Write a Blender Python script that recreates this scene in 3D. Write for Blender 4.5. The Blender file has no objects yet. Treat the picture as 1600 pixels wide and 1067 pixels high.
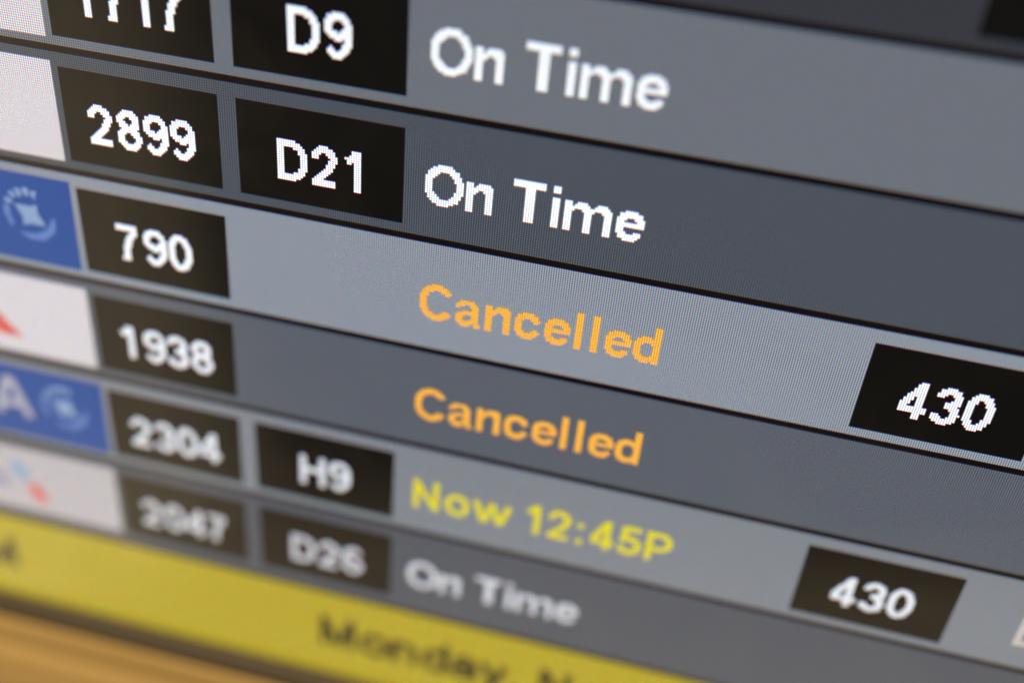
import bpy, math, random
from mathutils import Matrix, Vector

# ---------------------------------------------------------------- camera, world, lamps
scene = bpy.context.scene
PX = 0.00053                 # size of one screen pixel, metres
ROW = 55 * PX                # one flight row is 55 pixels tall
Z0 = 1.50                    # height of the top of the second visible row above the floor


def P(x, y, d=0.0):
    """Point on the display: x right, y down (both in rows), d = distance in front of the glass (rows)."""
    return Vector((x * ROW, -d * ROW, Z0 - y * ROW))


R = ((0.97020595, -0.08517433, 0.22681654),      # camera right   (display axes: right, down, into the glass)
     (0.19672907, 0.82337068, -0.5323142),       # camera down
     (-0.14141458, 0.56107581, 0.8155954))       # camera forward
CAM = P(2.44369423, -3.07211689, 7.00386173)


def W(v):
    return Vector((v[0], v[2], -v[1]))           # display axes -> world axes


right, down, fwd = W(R[0]), W(R[1]), W(R[2])
cam_data = bpy.data.cameras.new('camera')
cam = bpy.data.objects.new('camera', cam_data)
scene.collection.objects.link(cam)
m = Matrix.Identity(4)
for i in range(3):
    m[i][0], m[i][1], m[i][2], m[i][3] = right[i], -down[i], -fwd[i], CAM[i]
cam.matrix_world = m
cam_data.sensor_width = 36
cam_data.lens = 38.714
cam_data.clip_start = 0.01
cam_data.clip_end = 50
cam_data.dof.use_dof = True
cam_data.dof.focus_distance = 8.12 * ROW
cam_data.dof.aperture_fstop = 2.9
cam_data.dof.aperture_blades = 0
scene.camera = cam

world = bpy.data.worlds.new('World')
scene.world = world
world.use_nodes = True
bg = world.node_tree.nodes['Background']
bg.inputs['Color'].default_value = (0.9, 0.78, 0.62, 1)     # dim warm hall
bg.inputs['Strength'].default_value = 0.02


def area_lamp(name, loc, target, sx, sy, power, color):
    ld = bpy.data.lights.new(name, 'AREA')
    ld.shape = 'RECTANGLE'
    ld.size, ld.size_y = sx, sy
    ld.energy = power
    ld.color = color
    o = bpy.data.objects.new(name, ld)
    scene.collection.objects.link(o)
    o.location = loc
    o.rotation_euler = (Vector(target) - Vector(loc)).to_track_quat('-Z', 'Y').to_euler()
    return o


# unseen added lights: two give the glass its warm veil, one brightens the gold
area_lamp('low_veil_light', P(-6, 58, 35), P(0, 2, 0), 2.4, 0.85, 5.6, (1.0, 0.74, 0.42))  # stands in for unseen warm surroundings; adds the veil low on the glass
area_lamp('left_veil_light', P(-37, 22, 35), P(0, 2, 0), 0.8, 1.5, 3.9, (1.0, 0.77, 0.47))  # likewise added, for the brown reflection on the left cells
area_lamp('gold_fill_light', P(-8, -40, 22), P(-2, 6, 0), 0.9, 0.5, 36, (1.0, 0.88, 0.62))  # added from above to brighten the golden housing

scene.view_settings.view_transform = 'Standard'
scene.view_settings.look = 'None'
scene.view_settings.gamma = 1
scene.view_settings.exposure = 0
scene.render.engine = 'CYCLES'
scene.cycles.use_adaptive_sampling = False
scene.cycles.use_denoising = True
scene.cycles.filter_width = 1.85
scene.cycles.max_bounces = 4
scene.cycles.sample_clamp_indirect = 2


# ---------------------------------------------------------------- materials
def lin(r, g, b):
    def f(c):
        c /= 255.0
        return c / 12.92 if c <= 0.04045 else ((c + 0.055) / 1.055) ** 2.4
    return (f(r), f(g), f(b))


def math_node(nt, op, a, b=None):
    n = nt.nodes.new('ShaderNodeMath')
    n.operation = op
    for i, v in enumerate((a, b)):
        if v is None:
            continue
        if isinstance(v, (int, float)):
            n.inputs[i].default_value = v
        else:
            nt.links.new(v, n.inputs[i])
    return n.outputs[0]


def pixel_group():
    """The screen's pixel structure: columns of cells, each cell blue over green over red (the panel hangs on its side)."""
    g = bpy.data.node_groups.new('pixel_cells', 'ShaderNodeTree')
    g.interface.new_socket('Mask', in_out='OUTPUT', socket_type='NodeSocketColor')
    out = g.nodes.new('NodeGroupOutput')
    tc = g.nodes.new('ShaderNodeTexCoord')
    sep = g.nodes.new('ShaderNodeSeparateXYZ')
    g.links.new(tc.outputs['Object'], sep.inputs[0])
    u = math_node(g, 'MULTIPLY', sep.outputs['X'], 2 * math.pi / PX)
    v = math_node(g, 'MULTIPLY', sep.outputs['Z'], -2 * math.pi / PX)
    col = math_node(g, 'SUBTRACT', 1.0, math_node(g, 'MULTIPLY', math_node(g, 'COSINE', u), COLUMN_DEPTH))
    comb = g.nodes.new('ShaderNodeCombineColor')
    for i, vc in enumerate((5 / 6, 0.5, 1 / 6)):
        w = math_node(g, 'COSINE', math_node(g, 'SUBTRACT', v, 2 * math.pi * vc))
        w = math_node(g, 'ADD', 1.0, math_node(g, 'MULTIPLY', w, CELL_DEPTH))
        w = math_node(g, 'MULTIPLY', math_node(g, 'MULTIPLY', w, w), 1 / (1 + CELL_DEPTH ** 2 / 2))
        g.links.new(math_node(g, 'MULTIPLY', w, col), comb.inputs[i])
    g.links.new(comb.outputs[0], out.inputs[0])
    return g


COLUMN_DEPTH, CELL_DEPTH = 0.66, 0.6
CELLS = pixel_group()
_lcd = {}


def lcd(name, rgb):
    """Lit liquid crystal: flat picture colour through the pixel cells under a satin anti-glare glass."""
    if name in _lcd:
        return _lcd[name]
    mat = bpy.data.materials.new(name)
    mat.use_nodes = True
    nt = mat.node_tree
    b = nt.nodes['Principled BSDF']
    b.inputs['Base Color'].default_value = (0.006, 0.006, 0.007, 1)
    b.inputs['Roughness'].default_value = 0.17
    b.inputs['IOR'].default_value = 1.5
    tc = nt.nodes.new('ShaderNodeTexCoord')
    smudge = nt.nodes.new('ShaderNodeTexNoise')
    smudge.inputs['Scale'].default_value = 38
    smudge.inputs['Detail'].default_value = 5
    smudge.inputs['Distortion'].default_value = 0.8
    nt.links.new(tc.outputs['Object'], smudge.inputs['Vector'])
    mr = nt.nodes.new('ShaderNodeMapRange')
    mr.inputs['From Min'].default_value = 0.3
    mr.inputs['From Max'].default_value = 0.7
    mr.inputs['To Min'].default_value = 0.12
    mr.inputs['To Max'].default_value = 0.24
    nt.links.new(smudge.outputs[0], mr.inputs['Value'])
    nt.links.new(mr.outputs[0], b.inputs['Roughness'])
    gr = nt.nodes.new('ShaderNodeGroup')
    gr.node_tree = CELLS
    mx = nt.nodes.new('ShaderNodeMix')
    mx.data_type = 'RGBA'
    mx.blend_type = 'MULTIPLY'
    mx.inputs[0].default_value = 1.0
    mx.clamp_result = False
    nt.links.new(gr.outputs[0], mx.inputs[6])
    mx.inputs[7].default_value = (*rgb, 1)
    nt.links.new(mx.outputs[2], b.inputs['Emission Color'])
    b.inputs['Emission Strength'].default_value = 1.0
    _lcd[name] = mat
    return mat


def plastic(name, rgb, rough):
    mat = bpy.data.materials.new(name)
    mat.use_nodes = True
    nt = mat.node_tree
    b = nt.nodes['Principled BSDF']
    b.inputs['Base Color'].default_value = (*rgb, 1)
    b.inputs['Roughness'].default_value = rough
    n = nt.nodes.new('ShaderNodeTexNoise')
    n.inputs['Scale'].default_value = 900
    bump = nt.nodes.new('ShaderNodeBump')
    bump.inputs['Strength'].default_value = 0.15
    bump.inputs['Distance'].default_value = 0.0002
    nt.links.new(n.outputs[0], bump.inputs['Height'])
    nt.links.new(bump.outputs[0], b.inputs['Normal'])
    return mat


def brushed(name, a, c):
    """Brushed golden metal: grain drawn out along the width."""
    mat = bpy.data.materials.new(name)
    mat.use_nodes = True
    nt = mat.node_tree
    b = nt.nodes['Principled BSDF']
    tc = nt.nodes.new('ShaderNodeTexCoord')
    mp = nt.nodes.new('ShaderNodeMapping')
    mp.inputs['Scale'].default_value = (3, 60, 120)
    nt.links.new(tc.outputs['Object'], mp.inputs[0])
    n = nt.nodes.new('ShaderNodeTexNoise')
    n.inputs['Scale'].default_value = 1.0
    n.inputs['Detail'].default_value = 4
    nt.links.new(mp.outputs[0], n.inputs[0])
    cr = nt.nodes.new('ShaderNodeValToRGB')
    cr.color_ramp.elements[0].position = 0.3
    cr.color_ramp.elements[0].color = (*a, 1)
    cr.color_ramp.elements[1].position = 0.7
    cr.color_ramp.elements[1].color = (*c, 1)
    nt.links.new(n.outputs[0], cr.inputs[0])
    nt.links.new(cr.outputs[0], b.inputs['Base Color'])
    b.inputs['Metallic'].default_value = 0.35
    b.inputs['Roughness'].default_value = 0.5
    return mat


C_WHITE = (0.95, 0.98, 1.04)
LIGHT_ROWS_OFF_AXIS = {1: lin(107, 112, 121), 3: lin(139, 146, 158), 5: lin(127, 132, 140), -1: lin(100, 105, 118)}  # light rows; steps between them paint in the panel's viewing-angle shift
DARK_ROWS_OFF_AXIS = {0: lin(52, 54, 62), 2: lin(74, 80, 90), 4: lin(89, 94, 104), 6: lin(79, 84, 94)}  # same viewing-angle shift painted into the dark greys
M_BLACK = lcd('screen_black', (0.0006, 0.0006, 0.0008))
M_AIR_WHITE = lcd('screen_white_cell', lin(214, 208, 214))
M_AIR_DIM_WHITE = lcd('screen_dimmed_white_cell', lin(186, 181, 186))  # last row's white cell, its off-axis dimming put into the colour
M_AIR_BLUE = lcd('screen_blue_cell', lin(0, 71, 149))
M_ORANGE = lcd('screen_orange', lin(252, 181, 68))
M_YELLOW = lcd('screen_yellow_text', lin(226, 212, 30))
M_BAR = lcd('screen_yellow_bar', lin(178, 160, 34))
M_BAR_TEXT = lcd('screen_bar_text', lin(40, 30, 6))
M_RED = lcd('screen_red', lin(218, 92, 84))
M_SKY = lcd('screen_pale_blue', lin(128, 165, 195))
M_MAUVE = lcd('screen_mauve', lin(150, 150, 175))
M_PALE = lcd('screen_pale_emblem', lin(132, 160, 198))
M_PALE2 = lcd('screen_faint_emblem', lin(92, 125, 190))
M_BEZEL = plastic('black_plastic', (0.036, 0.019, 0.0035), 0.7)
M_GOLD = brushed('brushed_gold', (0.36, 0.22, 0.066), (0.68, 0.44, 0.155))


# ---------------------------------------------------------------- mesh helpers (all geometry is in display coordinates)
def link(name, verts, faces, mat, parent=None, label=None):
    me = bpy.data.meshes.new(name)
    me.from_pydata(verts, [], faces)
    me.materials.append(mat)
    me.update()
    o = bpy.data.objects.new(name, me)
    scene.collection.objects.link(o)
    if parent is not None:
        o.parent = parent
    if label:
        o['label'] = label
    return o


LAYER = 0.00003              # each printed layer of the picture lies this far in front of the one below


def slab(x0, x1, y0, y1, layer):
    """A thin slab in pixels, its face on the given layer."""
    f, b = -layer * LAYER, -(layer - 0.6) * LAYER
    xs, zs = (x0 * PX, x1 * PX), (-y0 * PX, -y1 * PX)
    v = [(xs[0], f, zs[0]), (xs[1], f, zs[0]), (xs[1], f, zs[1]), (xs[0], f, zs[1]),
         (xs[0], b, zs[0]), (xs[1], b, zs[0]), (xs[1], b, zs[1]), (xs[0], b, zs[1])]
    q = [(0, 3, 2, 1), (4, 5, 6, 7), (0, 1, 5, 4), (1, 2, 6, 5), (2, 3, 7, 6), (3, 0, 4, 7)]
    return v, q


def box_part(name, x0, x1, y0, y1, layer, mat, parent, label=None):
    v, q = slab(x0, x1, y0, y1, layer)
    return link(name, v, q, mat, parent, label)


# ---------------------------------------------------------------- lettering: strokes rasterised to whole screen pixels
def arc(cx, cy, rx, ry, a0, a1, n=28, e=2.0):
    pts = []
    for i in range(n + 1):
        t = math.radians(a0 + (a1 - a0) * i / n)
        c, s = math.cos(t), math.sin(t)
        pts.append((cx + rx * math.copysign(abs(c) ** (2 / e), c), cy + ry * math.copysign(abs(s) ** (2 / e), s)))
    return pts


# x to the right, y up from the baseline, in pixels; capitals are 17 tall, small letters 13
GLYPH = {
    '0': (12.6, [arc(6.3, 8.5, 4.0, 7.0, 0, 360, 40, 2.3)]),
    '1': (12.6, [[(7.5, 0), (7.5, 17)], [(3.0, 12.4), (5.2, 13.6), (7.0, 16.4)]]),
    '2': (12.6, [arc(6.2, 11.6, 3.9, 3.9, 172, -28) + [(8.6, 7.8), (2.6, 2.2)], [(1.2, 1.5), (11.4, 1.5)]]),
    '3': (12.6, [arc(6.0, 12.2, 3.6, 3.3, 165, -90), arc(6.0, 5.2, 4.0, 3.7, 90, -165), [(4.6, 8.9), (6.2, 8.9)]]),
    '4': (12.6, [[(8.2, 0), (8.2, 17)], [(0.6, 4.6), (12.0, 4.6)], [(8.4, 16.0), (1.6, 4.8)]]),
    '5': (12.6, [[(3.2, 15.5), (10.6, 15.5)], [(3.9, 16.0), (3.0, 8.6)],
                 [(2.6, 8.4)] + arc(6.1, 5.6, 4.1, 4.1, 128, -165)]),
    '6': (12.6, [arc(6.3, 5.1, 4.0, 3.6, 0, 360), arc(6.7, 8.6, 4.5, 6.9, 48, 205)]),
    '7': (12.6, [[(1.0, 15.5), (11.4, 15.5)], [(10.4, 15.0), (7.2, 10.2), (5.4, 5.0), (4.9, 0)]]),
    '8': (12.6, [arc(6.3, 12.4, 3.5, 3.1, 0, 360), arc(6.3, 5.1, 4.0, 3.6, 0, 360)]),
    '9': (12.6, [arc(6.3, 11.9, 4.0, 3.6, 0, 360), arc(5.9, 8.4, 4.5, 6.9, -132, 25)]),
    'A': (16.4, [[(1.6, 0), (7.4, 16.4)], [(14.8, 0), (9.0, 16.4)], [(4, 5.2), (12.4, 5.2)], [(7, 15.6), (9.4, 15.6)]]),
    'C': (16.4, [arc(8.5, 8.5, 6.3, 7.0, 38, 322, 40)]),
    'D': (16.4, [[(3.1, 0), (3.1, 17)], [(2, 15.5), (7.2, 15.5)] + arc(7.2, 8.5, 6.2, 7.0, 90, -90, 28, 2.3) + [(2, 1.5)]]),
    'H': (16.4, [[(3.1, 0), (3.1, 17)], [(13.3, 0), (13.3, 17)], [(3, 9), (13, 9)]]),
    'M': (18.9, [[(3.0, 0), (3.0, 17)], [(15.9, 0), (15.9, 17)], [(3.2, 16.4), (9.45, 1.2)], [(15.7, 16.4), (9.45, 1.2)]]),
    'N': (17.0, [[(3.1, 0), (3.1, 17)], [(13.3, 0), (13.3, 17)], [(3.4, 15.8), (13.0, 1.2)]]),
    'O': (17.7, [arc(8.85, 8.5, 6.7, 7.0, 0, 360, 44)]),
    'P': (15.1, [[(3.1, 0), (3.1, 17)], [(2, 15.5), (8.6, 15.5)] + arc(8.6, 11.4, 4.1, 4.1, 90, -90) + [(2, 7.3)]]),
    'T': (13.9, [[(6.95, 0), (6.95, 17)], [(0.5, 15.5), (13.4, 15.5)]]),
    'a': (12.6, [arc(6.0, 8.4, 3.8, 3.1, 160, 0) + [(9.8, 3.0), (10.6, 0.2)], arc(5.4, 3.9, 3.5, 2.6, 75, 330) + [(9.4, 4.6)],
                 [(5.4, 6.5), (9.6, 7.4)]]),
    'c': (12.7, [arc(6.6, 6.4, 4.4, 5.0, 42, 318)]),
    'd': (13.9, [[(11.0, 0), (11.0, 17)], arc(6.7, 6.4, 4.2, 5.0, 0, 360)]),
    'e': (12.6, [arc(6.4, 6.4, 4.4, 5.0, 0, 318), [(2.2, 6.3), (12.2, 6.3)]]),
    'i': (6.3, [[(3.6, 0), (3.6, 12.6)], [(3.6, 14.2), (3.6, 17)]]),
    'l': (6.8, [[(3.3, 0), (3.3, 17)]]),
    'm': (20.8, [[(2.9, 0), (2.9, 12.6)], arc(6.6, 8.2, 3.4, 3.1, 165, 0) + [(10.1, 0)], arc(13.8, 8.2, 3.5, 3.1, 165, 0) + [(17.4, 0)]]),
    'n': (13.9, [[(2.9, 0), (2.9, 12.6)], arc(6.9, 7.6, 4.0, 3.6, 165, 0) + [(10.9, 0)]]),
    'o': (14.2, [arc(7.1, 6.4, 4.8, 5.0, 0, 360)]),
    'w': (20.0, [[(1.7, 12.6), (5.6, 0.6)], [(5.6, 0.6), (10.0, 12.0)], [(10.0, 12.0), (14.4, 0.6)], [(14.4, 0.6), (18.3, 12.6)]]),
    'y': (12.6, [[(1.7, 12.6), (6.4, 0.8)], [(10.9, 12.6), (6.2, 0), (4.6, -3.0), (2.0, -3.6)]]),
    ':': (9.0, [[(4.3, 0), (4.3, 3.2)], [(4.3, 9.4), (4.3, 12.6)]]),
    ',': (6.3, [[(3.1, 0), (3.1, 3)], [(3.4, 0.5), (2.0, -2.6)]]),
    ' ': (6.3, []), '\u2002': (5.2, []),
    'B': (16.4, [[(3.1, 0), (3.1, 17)], [(2, 15.5), (9, 15.5)] + arc(9, 12.3, 3.9, 3.2, 90, -90) + [(2, 9.1)], [(2, 1.5), (9.5, 1.5)] + arc(9.5, 5.3, 4.2, 3.8, -90, 90)]),
}
TALL = 1.06                  # the screen's letters stand a little taller than drawn above
HALF = 1.56                  # half the stroke width


def inside(x, y, strokes, half):
    for pts in strokes:
        for k in range(len(pts) - 1):
            (ax, ay), (bx, by) = pts[k], pts[k + 1]
            dx, dy = bx - ax, by - ay
            L2 = dx * dx + dy * dy
            if L2 < 1e-9:
                continue
            t = ((x - ax) * dx + (y - ay) * dy) / L2
            if t < 0:
                if k == 0 and pts[0] != pts[-1]:
                    continue                       # square end
                t = 0
            elif t > 1:
                if k == len(pts) - 2 and pts[0] != pts[-1]:
                    continue
                t = 1
            if (x - ax - t * dx) ** 2 + (y - ay - t * dy) ** 2 <= half * half:
                return True
    return False


def text_width(s, k=1.0):
    return sum(GLYPH[c][0] for c in s) * k * 0.985


def cells_mesh(name, cells, layer, mat, parent, label=None):
    """Lit pixels {(column, row)} -> one mesh of runs, every run one pixel tall."""
    rows = {}
    for (c, r) in cells:
        rows.setdefault(r, []).append(c)
    verts, faces = [], []
    for r, cs in sorted(rows.items()):
        cs = sorted(set(cs))
        a = prev = cs[0]
        for c in cs[1:] + [None]:
            if c is not None and c == prev + 1:
                prev = c
                continue
            v, q = slab(a, prev + 1, r, r + 1, layer)
            n = len(verts)
            verts += v
            faces += [tuple(i + n for i in f) for f in (q[0], q[1])]
            a = prev = c
    return link(name, verts, faces, mat, parent, label)


# letters of the status words, drawn pixel by pixel (left side bearing one pixel)
BITS = {
    'n': ['###..#####.', '###.#######', '###########', '#####..####', '####....###'] + ['###.....###'] * 8,
    'm': ['###..####....####..', '###.######..######.', '#' * 19, '####...#####...####'] + ['###.....###.....###'] * 9,
    'w': ['###.....###.....###', '###.....###.....###', '####...#####...####', '.###...#####...###.', '.###...#####...###.',
          '.####.###.###.####.', '..###.###.###.###..', '..###.###.###.###..', '..#######.#######..', '...#####...#####...',
          '...#####...#####...', '...#####...#####...', '....###.....###....'],
    'a': ['..######...', '.########..', '####..####.', '##.....###.', '.......###.', '...#######.', '.#########.', '####...###.',
          '###....###.', '###...####.', '##########.', '.######.###', '..####..###'],
    'd': ['........###'] * 5 + ['...####.###', '.##########', '.##########', '####...####'] + ['###.....###'] * 5 +
         ['####...####', '.##########', '.##########', '...####.###'],
    'e': ['...#####...', '.#########.', '.#########.', '####...####', '###.....###', '###########', '###########', '###........',
          '###........', '####...###.', '.#########.', '.########..', '...#####...'],
    'c': ['...#####...', '.#########.', '.#########.', '####...####', '###.....##.', '###........', '###........', '###........',
          '###.....##.', '####...####', '.#########.', '.########..', '...#####...'],
}


def text_cells(s, x, baseline, k=1.0, half=HALF):
    """Pixels of a word whose pen starts at x, standing on the given pixel row; k enlarges it."""
    cells = set()
    pen = x
    for ch in s:
        adv, strokes = GLYPH[ch]
        st = [[(px * k, py * k * TALL) for px, py in pts] for pts in strokes]
        ox = round(pen)
        if k == 1.0 and ch in BITS:
            art = BITS[ch]
            for i, line in enumerate(art):
                cells.update((ox + 1 + c, baseline - len(art) + i) for c, q in enumerate(line) if q == '#')
            pen += adv * 0.985
            continue
        for c in range(-1, int(adv * k) + 3):
            for r in range(int(-5 * k), int(18 * k * TALL) + 2):
                if inside(c + 0.5, r + 0.5, st, half * k):
                    cells.add((ox + c, baseline - 1 - r))
        pen += adv * k * 0.985
    return cells


def word(name, s, x, baseline, mat, parent, layer=4, centre=False, label=None):
    if centre:
        x -= text_width(s) / 2
    return cells_mesh(name, text_cells(s, x, baseline), layer, mat, parent, label)


def shape_cells(fn, x0, x1, y0, y1):
    return {(c, r) for c in range(x0, x1) for r in range(y0, y1) if fn(c + 0.5, r + 0.5)}


# ---------------------------------------------------------------- the display
display = bpy.data.objects.new('flight_display', None)
scene.collection.objects.link(display)
display.location = (0, 0, Z0)
display['label'] = 'flight information screen with grey flight rows, status words and a yellow date bar'
display['category'] = 'display screen'

XL, XR = -420, 520           # screen edges, pixels
YT = -110                    # top of what is built
YBAR0, YBAR1 = 279, 343      # yellow date bar

# dark glass behind the picture
v, q = slab(XL, XR, YT, YBAR1 + 1, 1)
link('screen_glass', v, q, M_BLACK, display)

STATUS = {
    0: None, 1: ('On Time', None), 2: ('On Time', None), 3: ('Cancelled', M_ORANGE), 4: ('Cancelled', M_ORANGE),
    5: ('Now\u200212:45P', M_YELLOW), 6: ('On Time', None),
}
NUMBER = {1: '1717', 2: '2899', 3: '790', 4: '1938', 5: '2304', 6: '2047'}
GATE = {1: 'D9', 2: 'D21', 5: 'H9', 6: 'D26'}
LABELS = {
    0: 'dark grey row at the top edge with an empty black cell',
    1: 'mid grey row reading 1717, D9, On Time', 2: 'dark slate row reading 2899, D21, On Time',
    3: 'pale grey row with blue airline cell reading 790, Cancelled, 430', 4: 'dark grey row reading 1938, Cancelled',
    5: 'pale grey row with blue airline cell reading 2304, H9, Now 12:45P, 430', 6: 'dark grey row reading 2047, D26, On Time'}


def off_axis_white(r):
    level = {1: 1.0, 2: 1.08, 3: 1.0, 4: 0.93, 5: 0.85, 6: 0.71}.get(r, 1.0)  # off-axis dimming of the lower rows painted into the white
    return lcd('screen_text_off_axis_white_%d' % r, tuple(c * level for c in C_WHITE))


for r in range(0, 7):
    top = (r - 2) * 55
    bottom = top + 55 if r < 6 else YBAR0 - 3
    rgb = LIGHT_ROWS_OFF_AXIS[r] if r % 2 else DARK_ROWS_OFF_AXIS[r]
    mat = lcd('screen_row_off_axis_grey_%d' % r, rgb)
    row = box_part('flight_row', XL, XR, top + 1, bottom - 2 if r < 6 else bottom, 2, mat, display, LABELS[r])
    white = off_axis_white(r)

    def cell(name, x0, x1, m, ya=7, yb=49, lab=None):
        return box_part(name, x0, x1, top + ya, top + yb, 3, m, row, lab)

    blue = r in (3, 5)
    if r >= 1:

        cell('airline_cell', XL + 30, -135, M_AIR_BLUE if blue else (M_AIR_DIM_WHITE if r == 6 else M_AIR_WHITE), 5, 50, 'blue airline cell' if blue else 'white airline cell')
        cell('number_cell', -132, -62, M_BLACK)
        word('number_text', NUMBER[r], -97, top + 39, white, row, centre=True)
    if r in GATE:
        cell('gate_cell', -54, 17, M_BLACK)
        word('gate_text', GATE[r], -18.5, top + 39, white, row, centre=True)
    if STATUS[r]:
        s, m_ = STATUS[r]
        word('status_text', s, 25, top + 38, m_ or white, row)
    if r in (0, 3, 5):
        cell('flight_code_cell', 212, 281, M_BLACK)
    if r in (3, 5):
        word('flight_code_text', '430', 246.0, top + 39, white, row, centre=True)
    if r == 5:
        word('city_text', 'B', 308.4, top + 39, lcd('screen_city_text', lin(196, 190, 186)), row)
        # tall white letter on the blue airline cell
        cells_mesh('airline_letter', text_cells('A', -198.5, top + 37, 1.36, 1.75), 4, lcd('screen_letter_white', lin(166, 167, 180)), row)
    if blue:
        # round emblem: dotted arc, four pointed star, crescents
        cx, cy, rad = -157.0, top + 25.5, 11.5

        def dotted(x, y):
            dx, dy = x - cx, cy - y
            d, a = math.hypot(dx, dy), math.degrees(math.atan2(dy, dx)) % 360
            return abs(d - rad) < 1.9 and 65 < a < 160 and (a - 68) % 19 < 11

        def crescent(x, y):
            dx, dy = x - cx, cy - y
            d, a = math.hypot(dx, dy), math.degrees(math.atan2(dy, dx)) % 360
            t = (a - 235) / 130.0 if a >= 235 else (a + 125) / 130.0
            return 0 < t < 1 and abs(d - rad + 0.4) < 2.0 * math.sin(math.pi * t) ** 0.6

        def faint(x, y):
            dx, dy = x - cx, cy - y
            d, a = math.hypot(dx, dy), math.degrees(math.atan2(dy, dx)) % 360
            return abs(d - rad) < 1.3 and 160 < a < 215

        def star(x, y):
            dx, dy = x - cx, y - cy
            a, b = (dx * 0.82 + dy * 0.57), (-dx * 0.57 + dy * 0.82)
            return (abs(a) / 8.8) ** 0.8 + (abs(b) / 6.8) ** 0.8 < 1

        box = (-175, -139, top + 7, top + 46)
        cells_mesh('emblem_dots', shape_cells(dotted, *box), 4, M_PALE, row)
        cells_mesh('emblem_crescent', shape_cells(crescent, *box), 4, M_PALE2, row)
        cells_mesh('emblem_arc', shape_cells(faint, *box), 4, M_PALE2, row)
        cells_mesh('emblem_star', shape_cells(star, *box), 4, M_PALE, row)
    if r == 4:
        # red slanting stroke of the logo on the white cell
        cells_mesh('logo_stroke', shape_cells(lambda x, y: 0 < (y - (top + 21)) < 20.5 and
                                              -12 < (x + 173.5) - (y - (top + 41)) * 0.9 < 0.5, -205, -168, top + 12, top + 46), 4, M_RED, row)
    if r == 6:
        def petal(px, py, a, b):
            def f(x, y):
                dx, dy = x - px, y - py
                u, w_ = dx * 0.57 + dy * 0.82, -dx * 0.82 + dy * 0.57
                return (u / a) ** 2 + (w_ / b) ** 2 < 1
            return f
        for nm, m_, px_, py_ in (('blue_petal', M_SKY, -191.5, top + 21.5), ('red_petal', M_RED, -183.0, top + 35.5), ('mauve_petal', M_MAUVE, -204.5, top + 30)):
            cells_mesh(nm, shape_cells(petal(px_, py_, 7.0, 4.0), -215, -165, top + 8, top + 48), 4, m_, row)

# thin black rules between the rows are the dark glass showing through; the date bar closes the table
bar = box_part('date_bar', XL, XR, YBAR0, YBAR1, 2, M_BAR, display, 'yellow date bar under the last row')
cells_mesh('date_text', text_cells('Monday, N', -24, YBAR0 + 41, 1.27, 1.75), 3, M_BAR_TEXT, bar)
cells_mesh('time_letter', text_cells('M', -228, YBAR0 + 41, 1.27, 1.75), 3, M_BAR_TEXT, bar)

# ---------------------------------------------------------------- black bezel lip and golden housing below


def extrude_profile(name, prof, x0, x1, mat, parent=None, label=None):
    """prof: (y rows down, d rows in front) outline, swept from x0 to x1 (rows)."""
    verts, faces = [], []
    n = len(prof)
    for x in (x0, x1):
        for (y, d) in prof:
            verts.append((x * ROW, -d * ROW, -y * ROW))
    for i in range(n):
        j = (i + 1) % n
        faces.append((i, j, n + j, n + i))
    faces.append(tuple(range(n - 1, -1, -1)))
    faces.append(tuple(range(n, 2 * n)))
    o = link(name, verts, faces, mat, parent, label)
    for p_ in o.data.polygons:
        p_.use_smooth = False
    return o


yb = YBAR1 / 55.0
X0, X1 = XL / 55.0, XR / 55.0
extrude_profile('bezel', [(yb, -0.02), (yb, 0.01), (yb + 0.10, 0.15), (yb + 0.22, 0.16), (yb + 0.22, -0.3), (yb, -0.3)], X0, X1, M_BEZEL, display)

housing = bpy.data.objects.new('display_housing', None)
scene.collection.objects.link(housing)
housing.location = (0, 0, Z0)
housing['label'] = 'brushed golden metal housing along the bottom edge, under the yellow date bar'
housing['category'] = 'housing'
h0 = yb + 0.23
extrude_profile('trim_strip', [(h0, -0.3), (h0, 0.16), (h0 + 0.03, 0.19), (h0 + 0.40, 0.20), (h0 + 0.43, 0.18), (h0 + 0.43, -0.3)],
                X0, X1, M_GOLD, housing)
extrude_profile('lower_panel', [(h0 + 0.44, -0.3), (h0 + 0.44, 0.16), (h0 + 0.48, 0.20), (h0 + 6.0, 0.16), (h0 + 6.0, -0.3)],
                X0, X1, M_GOLD, housing)
